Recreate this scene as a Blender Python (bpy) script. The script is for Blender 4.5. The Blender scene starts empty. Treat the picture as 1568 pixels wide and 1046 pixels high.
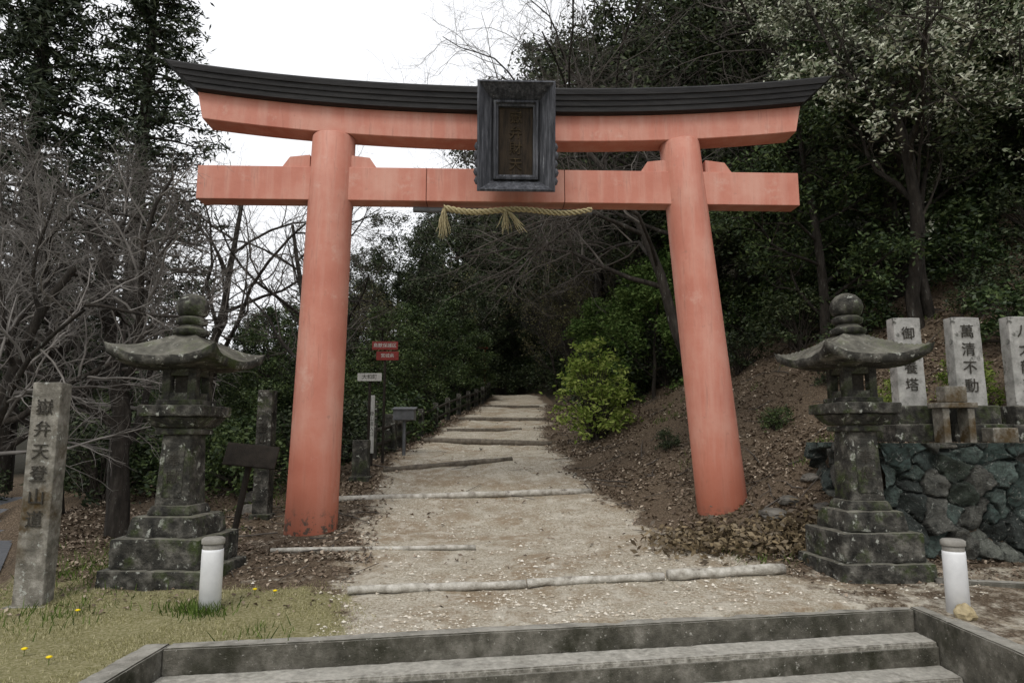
import bpy, bmesh, math, random
import numpy as np
from mathutils import Vector, Matrix, noise as mn
random.seed(7); rng=np.random.default_rng(7)
sc=bpy.context.scene
R=math.radians
# ---------------------------------------------------------------- materials
def lk(nt,a,b): nt.links.new(a,b)
def ramp(nt,fac,cols):
    r=nt.nodes.new('ShaderNodeValToRGB'); e=r.color_ramp.elements
    while len(e)<len(cols): e.new(.5)
    for i,(p,c) in enumerate(cols):
        e[i].position=p; e[i].color=(c[0],c[1],c[2],1)
    lk(nt,fac,r.inputs[0]); return r.outputs[0]
def noise(nt,vec,scale,detail=5,rough=.6,dist=0):
    n=nt.nodes.new('ShaderNodeTexNoise'); n.inputs['Scale'].default_value=scale
    n.inputs['Detail'].default_value=min(detail,5); n.inputs['Roughness'].default_value=rough
    n.inputs['Distortion'].default_value=dist
    lk(nt,vec,n.inputs['Vector']); return n.outputs[0]
def mix(nt,f,a,b,mode='MIX'):
    m=nt.nodes.new('ShaderNodeMix'); m.data_type='RGBA'; m.blend_type=mode
    for s,v in ((0,f),(6,a),(7,b)):
        if hasattr(v,'is_linked'): lk(nt,v,m.inputs[s])
        elif s==0: m.inputs[0].default_value=v
        else: m.inputs[s].default_value=(v[0],v[1],v[2],1)
    return m.outputs[2]
def math_(nt,op,a,b=0.0,clamp=False):
    m=nt.nodes.new('ShaderNodeMath'); m.operation=op; m.use_clamp=clamp
    for i,v in enumerate((a,b)):
        if hasattr(v,'is_linked'): lk(nt,v,m.inputs[i])
        else: m.inputs[i].default_value=v
    return m.outputs[0]
def newmat(name):
    m=bpy.data.materials.new(name); m.use_nodes=True; nt=m.node_tree
    b=nt.nodes['Principled BSDF']; b.inputs['Specular IOR Level'].default_value=.25
    return m,nt,b
def coords(nt,kind='Object',stretch=(1,1,1)):
    t=nt.nodes.new('ShaderNodeTexCoord'); mp=nt.nodes.new('ShaderNodeMapping')
    mp.inputs['Scale'].default_value=stretch
    lk(nt,t.outputs[kind],mp.inputs['Vector']); return mp.outputs[0]
def bump(nt,b,h,strength,dist=.02):
    n=nt.nodes.new('ShaderNodeBump'); n.inputs['Strength'].default_value=strength
    n.inputs['Distance'].default_value=dist; lk(nt,h,n.inputs['Height']); lk(nt,n.outputs[0],b.inputs['Normal'])
def mat(name,cols,scale=4,rough=.85,bs=.5,bscale=45,stretch=(1,1,1),spots=(),spec=.2,bdist=.02,top=None):
    m,nt,b=newmat(name); v=coords(nt,'Object',stretch)
    c=ramp(nt,noise(nt,v,scale,6,.68),cols)
    for (col,s,lo,hi) in spots:
        f=ramp(nt,noise(nt,v,s,6,.7),[(lo,(0,0,0)),(hi,(1,1,1))])
        c=mix(nt,f,c,col)
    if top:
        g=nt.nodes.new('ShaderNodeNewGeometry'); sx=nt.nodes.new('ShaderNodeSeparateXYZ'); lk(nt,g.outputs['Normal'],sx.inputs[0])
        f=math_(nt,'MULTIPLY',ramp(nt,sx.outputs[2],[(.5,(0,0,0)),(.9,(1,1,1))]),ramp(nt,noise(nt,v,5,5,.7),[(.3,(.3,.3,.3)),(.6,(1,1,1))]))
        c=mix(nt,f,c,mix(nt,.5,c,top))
    lk(nt,c,b.inputs['Base Color']); b.inputs['Roughness'].default_value=rough
    b.inputs['Specular IOR Level'].default_value=spec
    if bs>0: bump(nt,b,noise(nt,v,bscale,5,.7),bs,bdist)
    return m
def leafmat(name,cols,trans=0,rough=.5):
    m=bpy.data.materials.new(name); m.use_nodes=True; nt=m.node_tree
    nt.nodes.remove(nt.nodes['Principled BSDF'])
    g=nt.nodes.new('ShaderNodeNewGeometry'); oi=nt.nodes.new('ShaderNodeObjectInfo')
    f=math_(nt,'ADD',math_(nt,'MULTIPLY',g.outputs['Random Per Island'],.75),math_(nt,'MULTIPLY',oi.outputs['Random'],.25))
    c=ramp(nt,f,cols); d=nt.nodes.new('ShaderNodeBsdfDiffuse'); lk(nt,c,d.inputs[0]); sh=d.outputs[0]
    if trans>0:
        t=nt.nodes.new('ShaderNodeBsdfTranslucent'); lk(nt,c,t.inputs[0])
        ms=nt.nodes.new('ShaderNodeMixShader'); ms.inputs[0].default_value=trans
        lk(nt,sh,ms.inputs[1]); lk(nt,t.outputs[0],ms.inputs[2]); sh=ms.outputs[0]
    else:
        gl=nt.nodes.new('ShaderNodeBsdfGlossy'); gl.inputs['Roughness'].default_value=rough; gl.inputs[0].default_value=(.8,.8,.8,1)
        ms=nt.nodes.new('ShaderNodeMixShader'); ms.inputs[0].default_value=.03
        lk(nt,sh,ms.inputs[1]); lk(nt,gl.outputs[0],ms.inputs[2]); sh=ms.outputs[0]
    lk(nt,sh,nt.nodes['Material Output'].inputs[0])
    return m
M={}
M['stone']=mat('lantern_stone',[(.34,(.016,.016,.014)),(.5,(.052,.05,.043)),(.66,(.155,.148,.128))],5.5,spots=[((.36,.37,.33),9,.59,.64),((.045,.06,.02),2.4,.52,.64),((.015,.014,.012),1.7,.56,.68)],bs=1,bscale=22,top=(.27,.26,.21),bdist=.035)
M['stone2']=mat('pillar_stone',[(.3,(.08,.074,.06)),(.5,(.2,.187,.158)),(.68,(.38,.36,.315))],7,spots=[((.42,.43,.39),9,.59,.64),((.08,.055,.025),1.3,.5,.62)],bs=.9,bscale=70)
M['stele']=mat('stele_stone',[(.3,(.2,.2,.185)),(.55,(.36,.355,.335)),(.75,(.5,.49,.46))],7,spots=[((.09,.09,.08),5,.55,.66)],bs=.7,bscale=80)
M['engrave']=mat('engraving_and_firebox_shade',[(.3,(.02,.018,.015)),(.7,(.06,.055,.045))],20,bs=0)
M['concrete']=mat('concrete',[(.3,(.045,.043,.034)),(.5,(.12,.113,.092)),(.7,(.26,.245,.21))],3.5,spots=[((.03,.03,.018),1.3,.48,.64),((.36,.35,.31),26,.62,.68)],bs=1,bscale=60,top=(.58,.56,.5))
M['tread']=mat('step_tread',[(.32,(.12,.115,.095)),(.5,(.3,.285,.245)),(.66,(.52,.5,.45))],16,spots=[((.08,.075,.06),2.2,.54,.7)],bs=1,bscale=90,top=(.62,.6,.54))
M['black']=mat('blackened_roof_boards',[(.3,(.009,.009,.01)),(.7,(.03,.029,.029))],6,rough=.6,bs=.4,bscale=25,stretch=(.3,2,2))
M['plaque']=mat('weathered_wood',[(.3,(.022,.023,.027)),(.5,(.065,.068,.078)),(.75,(.17,.175,.195))],6,stretch=(3,3,.35),bs=.8,bscale=20,spots=[((.3,.31,.33),5,.62,.72)])
M['plaque_in']=mat('plaque_panel',[(.3,(.012,.01,.008)),(.7,(.05,.036,.024))],6,stretch=(4,4,.5))
M['gilt']=mat('faded_gilt',[(.3,(.02,.015,.008)),(.55,(.045,.032,.017)),(.75,(.11,.085,.045))],12,bs=0)
M['log']=mat('weathered_log',[(.3,(.2,.18,.15)),(.5,(.42,.40,.35)),(.7,(.62,.6,.55))],9,spots=[((.09,.07,.05),4,.58,.68)],bs=.8)
M['darklog']=mat('dark_log',[(.3,(.06,.05,.038)),(.7,(.2,.175,.14))],9)
M['rail']=mat('fence_rail_wood',[(.3,(.02,.017,.013)),(.7,(.06,.052,.042))],9)
M['bark']=mat('bark',[(.3,(.014,.012,.01)),(.55,(.04,.034,.028)),(.8,(.1,.09,.078))],3,stretch=(3,3,.8),bs=1,bscale=14,spots=[((.2,.21,.19),4,.62,.7)],bdist=.04)
M['twig']=mat('twig_bark',[(.3,(.075,.068,.06)),(.7,(.23,.215,.2))],2,bs=0)
M['twigmid']=mat('twig_bark_mid',[(.3,(.045,.039,.034)),(.7,(.14,.125,.11))],2,bs=0)
M['twigdark']=mat('dark_twig_bark',[(.3,(.022,.019,.015)),(.7,(.075,.064,.053))],3,bs=0)
M['white']=mat('white_lamp_post',[(.3,(.6,.61,.62)),(.7,(.78,.79,.8))],3,rough=.4,bs=.05,spots=[((.4,.38,.33),6,.62,.74)])
M['cap']=mat('lamp_cap',[(.3,(.16,.15,.135)),(.7,(.3,.29,.26))],8,rough=.6)
M['sign_red']=mat('red_sign_paint',[(.3,(.12,.016,.014)),(.7,(.19,.028,.024))],5,rough=.5,bs=.05)
M['far_red']=mat('faded_red_wood',[(.3,(.06,.015,.009)),(.7,(.13,.035,.02))],5,rough=.8,bs=.05)
M['sign_white']=mat('white_sign_paint',[(.3,(.3,.3,.28)),(.7,(.48,.48,.45))],5,rough=.5,bs=.05)
M['sign_grey']=mat('grey_metal',[(.3,(.07,.073,.077)),(.7,(.13,.135,.14))],5,rough=.5,bs=.05)
M['sign_brown']=mat('dark_brown_wood',[(.3,(.012,.01,.008)),(.7,(.035,.028,.022))],6)
M['straw']=mat('straw',[(.3,(.3,.25,.13)),(.7,(.5,.44,.27))],30)
M['asphalt']=mat('asphalt',[(.3,(.09,.095,.105)),(.7,(.15,.155,.165))],10,bs=.4,bscale=200)
M['rock']=mat('rock',[(.3,(.05,.047,.041)),(.7,(.22,.205,.18))],4,bs=.8,bscale=20)
M['lf_dark']=leafmat('evergreen_leaves',[(.1,(.010,.017,.007)),(.5,(.028,.043,.017)),(.9,(.088,.11,.048))])
M['lf_cedar']=leafmat('cedar_needles',[(.15,(.009,.015,.008)),(.5,(.02,.031,.015)),(.85,(.046,.06,.029))])
M['lf_bright']=leafmat('bright_leaves',[(.1,(.055,.095,.016)),(.5,(.19,.26,.055)),(.9,(.4,.46,.14))],.3)
M['lf_mid']=leafmat('shrub_leaves',[(.1,(.012,.025,.008)),(.5,(.036,.061,.019)),(.9,(.11,.15,.05))])
M['lf_green']=leafmat('fresh_leaves',[(.1,(.018,.04,.011)),(.5,(.058,.1,.028)),(.9,(.15,.215,.07))],.1)
M['lf_olive']=leafmat('budding_leaves',[(.15,(.06,.055,.022)),(.5,(.135,.125,.05)),(.85,(.25,.235,.105))])
M['lf_pale']=leafmat('pale_blossom_leaves',[(.2,(.035,.052,.022)),(.5,(.12,.15,.075)),(.72,(.56,.58,.46))])
M['litter']=leafmat('fallen_leaf',[(.1,(.07,.05,.034)),(.4,(.165,.122,.086)),(.65,(.28,.22,.163)),(.9,(.48,.41,.32))],0,.8)
M['gravel']=leafmat('gravel_stones',[(.1,(.18,.145,.1)),(.5,(.45,.395,.31)),(.9,(.72,.68,.59))],0,.8)
M['grass']=leafmat('dry_grass',[(.1,(.13,.135,.045)),(.45,(.3,.285,.135)),(.9,(.58,.53,.34))],.2)
M['weed']=leafmat('green_weed',[(.15,(.04,.07,.015)),(.85,(.14,.2,.05))],.2)
M['yellow']=mat('dandelion_yellow',[(.3,(.75,.55,.01)),(.7,(.85,.65,.02))],5)
def torii_mat():
    m,nt,b=newmat('vermilion_paint'); v=coords(nt,'Object'); vs=coords(nt,'Object',(5,5,.5))
    c=ramp(nt,noise(nt,v,1.3,6,.6),[(.3,(.44,.155,.108)),(.5,(.50,.2,.143)),(.7,(.55,.27,.205))])
    c=mix(nt,ramp(nt,noise(nt,vs,1.0,6,.6),[(.46,(0,0,0)),(.75,(.55,.55,.55))]),c,(.6,.37,.30))
    c=mix(nt,ramp(nt,noise(nt,vs,2.0,6,.68,.4),[(.57,(0,0,0)),(.74,(.6,.6,.6))]),c,(.28,.11,.075))
    c=mix(nt,ramp(nt,noise(nt,v,9,6,.72),[(.62,(0,0,0)),(.69,(.45,.45,.45))]),c,(.3,.16,.12))
    c=mix(nt,ramp(nt,noise(nt,v,2.1,6,.75),[(.6,(0,0,0)),(.74,(.45,.45,.45))]),c,(.6,.43,.36))
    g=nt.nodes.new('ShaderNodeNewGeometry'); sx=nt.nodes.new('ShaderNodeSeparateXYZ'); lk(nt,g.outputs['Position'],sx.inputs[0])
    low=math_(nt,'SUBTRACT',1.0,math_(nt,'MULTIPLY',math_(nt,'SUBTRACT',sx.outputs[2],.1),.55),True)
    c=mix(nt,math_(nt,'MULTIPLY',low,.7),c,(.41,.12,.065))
    vlow=math_(nt,'SUBTRACT',1.0,math_(nt,'MULTIPLY',math_(nt,'SUBTRACT',sx.outputs[2],.2),4.0),True)
    peel=ramp(nt,noise(nt,v,8,6,.7),[(.53,(0,0,0)),(.58,(1,1,1))])
    c=mix(nt,math_(nt,'MULTIPLY',vlow,peel),c,(.12,.09,.07))
    lk(nt,c,b.inputs['Base Color']); b.inputs['Roughness'].default_value=.55; b.inputs['Specular IOR Level'].default_value=.3
    bump(nt,b,noise(nt,v,12,6,.7),.2,.02); return m
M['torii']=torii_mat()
# ---------------------------------------------------------------- helpers
def link(o,parent=None):
    sc.collection.objects.link(o)
    if parent: o.parent=parent
    return o
def empty(name,loc=(0,0,0),rz=0):
    o=bpy.data.objects.new(name,None); o.location=loc; o.rotation_euler=(0,0,rz); o.empty_display_size=.2
    return link(o)
def npmesh(name,V,Q,mats,midx=None,smooth=False):
    V=np.asarray(V,dtype=np.float32); Q=np.asarray(Q,dtype=np.int32)
    me=bpy.data.meshes.new(name); me.vertices.add(len(V)); me.vertices.foreach_set('co',V.ravel())
    k=Q.shape[1]; me.loops.add(Q.size); me.loops.foreach_set('vertex_index',Q.ravel())
    me.polygons.add(len(Q)); me.polygons.foreach_set('loop_start',np.arange(0,Q.size,k,dtype=np.int32))
    me.polygons.foreach_set('loop_total',np.full(len(Q),k,dtype=np.int32))
    for m in mats: me.materials.append(m)
    if midx is not None: me.polygons.foreach_set('material_index',np.asarray(midx,dtype=np.int32))
    if smooth: me.polygons.foreach_set('use_smooth',np.ones(len(Q),dtype=bool))
    me.update(calc_edges=True); me.validate(); return me
def obj(name,me,parent=None,loc=(0,0,0),rot=(0,0,0),scale=(1,1,1)):
    o=bpy.data.objects.new(name,me); o.location=loc; o.rotation_euler=rot; o.scale=scale
    return link(o,parent)
def roughen(bm,amp,cut=.12):
    for _ in range(5):
        e=[e for e in bm.edges if e.calc_length()>cut]
        if not e or len(bm.verts)>9000: break
        bmesh.ops.subdivide_edges(bm,edges=e,cuts=1,use_grid_fill=True)
    sd=Vector((random.uniform(0,90),random.uniform(0,90),0))
    bm.normal_update()
    for v in bm.verts:
        n=mn.noise(v.co*4+sd)*.6+mn.noise(v.co*13+sd)*.5+min(0,mn.noise(v.co*7+sd*2)+.15)*1.2
        v.co+=v.normal*n*amp
def box(name,size,loc,m,parent=None,rot=(0,0,0),bev=.01,taper=1.0,jit=0):
    bm=bmesh.new(); bmesh.ops.create_cube(bm,size=1)
    for v in bm.verts:
        t=taper if v.co.z>0 else 1
        v.co=Vector((v.co.x*size[0]*t,v.co.y*size[1]*t,v.co.z*size[2]))
    if bev>0: bmesh.ops.bevel(bm,geom=bm.edges[:],offset=bev,segments=2,affect='EDGES',profile=.6)
    if jit>0: roughen(bm,jit,max(size)/12)
    me=bpy.data.meshes.new(name); bm.to_mesh(me); bm.free(); me.materials.append(m)
    return obj(name,me,parent,loc,rot)
def cyl(name,p0,p1,r0,r1,m,parent=None,k=24,segs=1,bev=True):
    p0=Vector(p0);p1=Vector(p1);d=(p1-p0); L=d.length; d.normalize()
    a=d.orthogonal().normalized(); b=d.cross(a)
    rings=[(0,r0*.96),(min(.02,L*.05),r0)]+[(L*i/segs,r0+(r1-r0)*i/segs) for i in range(1,segs)]+[(L-min(.02,L*.05),r1),(L,r1*.96)]
    V=[];F=[]
    for t,r in rings:
        for j in range(k):
            an=2*math.pi*j/k; V.append(p0+d*t+(a*math.cos(an)+b*math.sin(an))*r)
    for i in range(len(rings)-1):
        for j in range(k): F.append((i*k+j,i*k+(j+1)%k,(i+1)*k+(j+1)%k,(i+1)*k+j))
    F.append(tuple(range(k-1,-1,-1))); n=(len(rings)-1)*k; F.append(tuple(range(n,n+k)))
    me=bpy.data.meshes.new(name); me.from_pydata(V,[],F); me.materials.append(m)
    for p in me.polygons: p.use_smooth=len(p.vertices)==4
    return obj(name,me,parent)
def lathe(name,prof,m,parent,loc,k=20):
    V=[];F=[]
    for r,z in prof:
        for j in range(k):
            a=2*math.pi*j/k; V.append((r*math.cos(a),r*math.sin(a),z))
    for i in range(len(prof)-1):
        for j in range(k): F.append((i*k+j,i*k+(j+1)%k,(i+1)*k+(j+1)%k,(i+1)*k+j))
    F.append(tuple(range(k-1,-1,-1))); n=(len(prof)-1)*k; F.append(tuple(range(n,n+k)))
    me=bpy.data.meshes.new(name); me.from_pydata(V,[],F); me.materials.append(m)
    for p in me.polygons: p.use_smooth=len(p.vertices)==4
    return obj(name,me,parent,loc)
def text(name,s,size,loc,m,parent,rot=(R(90),0,0),ext=.004,vertical=True,spacing=1.12,off=0.0):
    s2='\n'.join(s) if vertical else s
    cu=bpy.data.curves.new(name,'FONT'); cu.body=s2; cu.size=size; cu.extrude=ext; cu.align_x='CENTER'; cu.align_y='CENTER'
    cu.space_line=spacing; cu.offset=size*off; cu.resolution_u=3
    cu.materials.append(m); o=bpy.data.objects.new(name,cu); o.location=loc; o.rotation_euler=rot
    return link(o,parent)
def vn(x,y,seed=0):
    x=np.asarray(x,float);y=np.asarray(y,float)
    xi=np.floor(x);yi=np.floor(y);fx=x-xi;fy=y-yi;fx=fx*fx*(3-2*fx);fy=fy*fy*(3-2*fy)
    def h(a,b):
        s=np.sin(a*127.1+b*311.7+seed*74.7)*43758.5453; return s-np.floor(s)
    return (h(xi,yi)*(1-fx)+h(xi+1,yi)*fx)*(1-fy)+(h(xi,yi+1)*(1-fx)+h(xi+1,yi+1)*fx)*fy
def fbm(x,y,seed=0,o=4):
    s=0;a=.5
    for i in range(o): s=s+a*vn(x*2**i,y*2**i,seed+i); a*=.5
    return s
def ss(a,b,x):
    t=np.clip((x-a)/(b-a),0,1); return t*t*(3-2*t)
# ---------------------------------------------------------------- terrain
YK=[-20,6.3,8,11,13,15.5,19,24,32,42,52,80,140]
ZK=[-.28,-.24,-.14,.10,.45,1.0,1.4,2.1,3.05,4.1,4.7,8.5,16]
def zpath(y): return np.interp(y,YK,ZK)
def pcx(y): return np.interp(y,[6.5,8,11,13,15.5,19,24,32,40,46,60],[1.2,.75,-.1,-.4,-.86,-.7,-.4,.25,.3,-.6,-5])
def phw(y): return np.interp(y,[6.5,8,11,13,15.5,19,24,32,48],[2.7,2.7,2.25,2.15,1.95,1.65,1.5,1.3,1.2])
def kerbline(x): return 6.43+.19*x
def road(x,y): return -(x+5.65+.66*np.maximum(y-8.2,0))
def H(x,y):
    x=np.asarray(x,float);y=np.asarray(y,float)
    z=zpath(y); c=pcx(y);w=phw(y)
    dr=np.maximum(x-(c+w)-.3,0); dl=np.maximum((c-w)-x-.4,0)
    d4=np.minimum(dr,4); rise=.25*d4+.05*d4*d4+np.maximum(dr-4,0)*.6
    rise=np.minimum(rise,6+np.maximum(rise-6,0)*.75)
    h=z+rise*ss(9.0,10.6,y)
    h=np.where(dl>0,(z+.2)*np.exp(-dl/6)-.2,h)
    h=h+.33*np.maximum(y-52,0)*ss(-22,0,x)+.12*np.maximum(y-70,0)
    n=(fbm(x*.5,y*.5,3)-.47)*.5; offp=np.clip((dr+dl)/2.5,0,1)
    h=h+n*offp*ss(8,12,y)+ (fbm(x*2.2,y*2.2,9)-.47)*(.07+.15*offp*ss(8.5,11,y))
    rut=np.clip(1-np.abs(x-c)/np.maximum(w,.1),0,1); h=h-.05*rut*ss(8,10,y)
    st=np.clip(road(x,y)/.35,0,1)*(1-ss(16,24,y)); h=h*(1-st)+(-.42)*st
    ter=ss(9.12,9.27,y)*ss(4.80,4.94,x)*(1-ss(11,13,y)); h=np.maximum(h,h*(1-ter)+1.40*ter)
    s=y-kerbline(x)
    inside=(s<.07)&(x>-2.95)&(x<4.15)&(y>-30)
    h=np.where(inside,-1.05,h)
    fr=1-ss(1.0,3.0,y); h=h*(1-fr)+(-1.05)*fr
    return h
xs=np.concatenate([-np.geomspace(300,9.2,36),np.arange(-9,12.01,.1),np.geomspace(12.3,300,36)])
ys=np.concatenate([-np.geomspace(200,1,14),np.arange(0,4.4,.4),np.arange(4.5,26,.1),np.geomspace(26.3,400,55)])
X,Y=np.meshgrid(xs,ys); Z=H(X,Y)
V=np.stack([X.ravel(),Y.ravel(),Z.ravel()],1); nx=len(xs);ny=len(ys)
ii=np.arange(nx*ny).reshape(ny,nx)
Q=np.stack([ii[:-1,:-1].ravel(),ii[:-1,1:].ravel(),ii[1:,1:].ravel(),ii[1:,:-1].ravel()],1)
def groundmat():
    m,nt,b=newmat('ground_soil_gravel_grass'); v=coords(nt,'Object')
    a=nt.nodes.new('ShaderNodeAttribute'); a.attribute_name='mask'; sp=nt.nodes.new('ShaderNodeSeparateColor'); lk(nt,a.outputs['Color'],sp.inputs[0])
    fine=noise(nt,v,32,5,.8); big=noise(nt,v,.9,5,.7,.5)
    grav=ramp(nt,fine,[(.34,(.22,.18,.125)),(.5,(.46,.41,.32)),(.64,(.7,.655,.56))])
    grav=mix(nt,ramp(nt,big,[(.45,(0,0,0)),(.62,(.85,.85,.85))]),grav,(.3,.225,.145))
    grav=mix(nt,ramp(nt,noise(nt,v,3.2,5,.78),[(.49,(0,0,0)),(.63,(.7,.7,.7))]),grav,(.66,.62,.53))
    lit=ramp(nt,fine,[(.35,(.05,.037,.025)),(.5,(.13,.097,.067)),(.65,(.26,.205,.15))])
    gr=ramp(nt,fine,[(.3,(.12,.115,.045)),(.5,(.28,.26,.13)),(.68,(.46,.42,.28))])
    nz=math_(nt,'MULTIPLY',math_(nt,'SUBTRACT',noise(nt,v,2.4,5,.78),.5),1.2)
    def msk(o): return ramp(nt,math_(nt,'ADD',o,nz),[(.42,(0,0,0)),(.6,(1,1,1))])
    c=mix(nt,msk(sp.outputs[0]),lit,grav); c=mix(nt,msk(sp.outputs[1]),c,gr)
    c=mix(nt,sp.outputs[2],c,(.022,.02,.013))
    lk(nt,c,b.inputs['Base Color']); b.inputs['Roughness'].default_value=.95; b.inputs['Specular IOR Level'].default_value=.1
    bump(nt,b,noise(nt,v,22,5,.85),1,.04); return m
def masks(x,y):
    c=pcx(y);w=phw(y)
    d=w-np.abs(x-c)+(fbm(x*1.1,y*1.1,77)-.47)*.9; p=np.clip(.5+d*.9,0,1)
    rightfront=((x>c)&(y<8.8)); p=np.where(rightfront,np.maximum(p,.5),p)
    p=np.where((x<c)&(y>8)&(y<12.5)&(x>-4.5),np.maximum(p,.38),p)
    g=np.clip((-1.0-x+ (y-6)*-.25)*1.2,0,1)*(1-ss(7.4,8.3,y))
    g=np.maximum(g,.45*np.clip((-4.0-x),0,1)*(1-ss(9,12,y)))
    return p,g
p_,g_=masks(X.ravel(),Y.ravel())
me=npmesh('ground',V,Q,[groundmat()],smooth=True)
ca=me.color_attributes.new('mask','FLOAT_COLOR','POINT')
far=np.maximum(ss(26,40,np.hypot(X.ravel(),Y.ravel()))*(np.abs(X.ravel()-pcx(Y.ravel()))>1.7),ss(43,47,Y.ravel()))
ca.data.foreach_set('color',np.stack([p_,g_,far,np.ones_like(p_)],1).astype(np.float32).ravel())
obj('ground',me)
def h1(x,y): return float(H(x,y))
ry=np.linspace(-18,20,60); rt=np.linspace(0,1,10); RT,RY=np.meshgrid(rt,ry); RX=-(6.05+.66*np.maximum(RY-8.2,0))-5*RT
V=np.stack([RX.ravel(),RY.ravel(),H(RX,RY).ravel()+.03],1); n=10; ii=np.arange(V.shape[0]).reshape(len(ry),n)
obj('asphalt_road',npmesh('asphalt_road',V,np.stack([ii[:-1,:-1].ravel(),ii[:-1,1:].ravel(),ii[1:,1:].ravel(),ii[1:,:-1].ravel()],1),[M['asphalt']]))
# ---------------------------------------------------------------- stairs and kerbs
def slab(name,poly,z0,z1,m,parent,bev=.012,amp=.009):
    bm=bmesh.new(); vs=[bm.verts.new((x,y,z0)) for x,y in poly]; f=bm.faces.new(vs)
    r=bmesh.ops.extrude_face_region(bm,geom=[f]); 
    for v in r['geom']:
        if isinstance(v,bmesh.types.BMVert): v.co.z=z1
    bmesh.ops.recalc_face_normals(bm,faces=bm.faces[:])
    if bev: bmesh.ops.bevel(bm,geom=bm.edges[:],offset=bev,segments=2,affect='EDGES')
    if amp: 
        for _ in range(7):
            e=[e for e in bm.edges if e.calc_length()>.07]
            if not e or len(bm.verts)>16000: break
            bmesh.ops.subdivide_edges(bm,edges=e,cuts=1,use_grid_fill=True)
        bm.normal_update()
        for v in bm.verts:
            nn=mn.noise(v.co*1.2)*.8+mn.noise(v.co*6)*.5+mn.noise(v.co*18)*.5+min(0,mn.noise(v.co*9+Vector((9,9,9)))+.25)*1.6
            v.co+=v.normal*nn*amp
    me=bpy.data.meshes.new(name); bm.to_mesh(me); bm.free(); me.materials.append(m); return obj(name,me,parent)
st=empty('concrete_steps')
xl,xr=-2.86,4.06
def kl(x,o): return (x,kerbline(x)+o)
slab('top_kerb',[kl(xl,0),kl(xr,0),kl(xr,.17),kl(xl,.17)],-1.2,-.215,M['concrete'],st)
for i in range(1,4):
    o0=-.35*i; zt=-.215-.21*i
    slab(f'step_{i}',[kl(xl,o0),kl(xr,o0),kl(xr,o0+.343),kl(xl,o0+.343)],-1.25,zt,M['tread'],st)
    slab(f'riser_{i}',[kl(xl,o0-.016),kl(xr,o0-.016),kl(xr,o0+.2),kl(xl,o0+.2)],-1.3,zt-.045,M['concrete'],st,.004,.004)
slab('side_kerb_left',[(-3.07,1.5),(xl-.012,1.5),(xl-.012,kerbline(xl)+.17),(-3.07,kerbline(-3.12)+.17)],-1.2,-.212,M['concrete'],st)
slab('side_wall_right',[(xr+.012,1.5),(4.27,1.5),(4.27,kerbline(4.36)+.17),(xr+.012,kerbline(xr)+.17)],-1.2,-.208,M['concrete'],st)
slab('ground_kerb',[(4.9,8.0),(8,7.4),(8,7.55),(4.9,8.15)],-.6,-.1,M['concrete'],st)
# ---------------------------------------------------------------- torii
T=empty('torii_gate',(-.15,11.07,0),R(2))
cyl('pillar_left',(-3.0,0,-.3),(-2.86,0,6.5),.405,.355,M['torii'],T,48,6)
cyl('pillar_right',(3.55,0,.05),(3.03,0,6.5),.40,.335,M['torii'],T,48,6)
def sweep(name,sec,halff,zoff,m,parent,n=48,smooth=False):
    V=[];F=[];k=len(sec)
    for i in range(n+1):
        t=-1+2*i/n
        for (y,z) in sec:
            x=t*halff(z); V.append((x,y,z+zoff(x)))
    for i in range(n):
        for j in range(k): F.append((i*k+j,(i+1)*k+j,(i+1)*k+(j+1)%k,i*k+(j+1)%k))
    F.append(tuple(range(k))); F.append(tuple(reversed(range(n*k,n*k+k))))
    me=bpy.data.meshes.new(name); me.from_pydata(V,[],F); me.materials.append(m)
    bm=bmesh.new(); bm.from_mesh(me); bmesh.ops.recalc_face_normals(bm,faces=bm.faces[:]); bm.to_mesh(me); bm.free()
    return obj(name,me,parent)
zo=lambda x:.34*(abs(x)/5.5)**2.3+.0*x-.007*x
half=[(-.30,6.87),(-.36,6.88),(-.365,6.965),(-.385,6.97),(-.395,7.05),(-.415,7.055),(-.425,7.135),(-.45,7.14),(-.46,7.225),(-.44,7.255),(0,7.44)]
sec=half+[(-y,z) for y,z in reversed(half[:-1])]
sweep('roof_kasagi',sec,lambda z:5.12+(z-6.9)*1.25,zo,M['black'],T)
sweep('upper_beam_shimaki',[(-.215,6.42),(-.225,6.43),(-.225,6.868),(.225,6.868),(.225,6.43),(.215,6.42)],lambda z:4.98+(z-6.4)*.22,zo,M['torii'],T)
for i in range(26):   # lap joints of roof boards
    x=-5.0+i*.4+random.uniform(-.1,.1); lay=i%3
    box(f'roof_joint_{i}',(.012,.02,.07),(x,-.375-.03*lay,7.01+.085*lay+zo(x)),M['black'],T,bev=0)
for i,(a,b) in enumerate([(-5.03,-1.28),(-1.274,1.02),(1.026,5.0)]):
    box(f'tie_beam_nuki_{i}',(b-a,.34,.57),((a+b)/2,0,5.655),M['torii'],T,bev=.012)
for i,x in enumerate((-1.277,1.023)): box(f'tie_seam_{i}',(.008,.343,.573),(x,0,5.655),M['far_red'],T,bev=0)
for j,(px,s) in enumerate([(-2.89,-1),(-2.89,1),(3.1,-1),(3.1,1)]):
    bm=bmesh.new(); x0=px+s*.33; x1=px+s*.78
    pts=[(x0,5.942),(x1,5.942),(x1-s*.12,6.12),(x0,6.16)]
    vs=[bm.verts.new((x,-.13,z)) for x,z in pts]; f=bm.faces.new(vs); r=bmesh.ops.extrude_face_region(bm,geom=[f])
    for v in r['geom']:
        if isinstance(v,bmesh.types.BMVert): v.co.y=.13
    bmesh.ops.recalc_face_normals(bm,faces=bm.faces[:])
    me=bpy.data.meshes.new('wedge'); bm.to_mesh(me); bm.free(); me.materials.append(M['torii']); obj(f'wedge_{j}',me,T)
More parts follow.
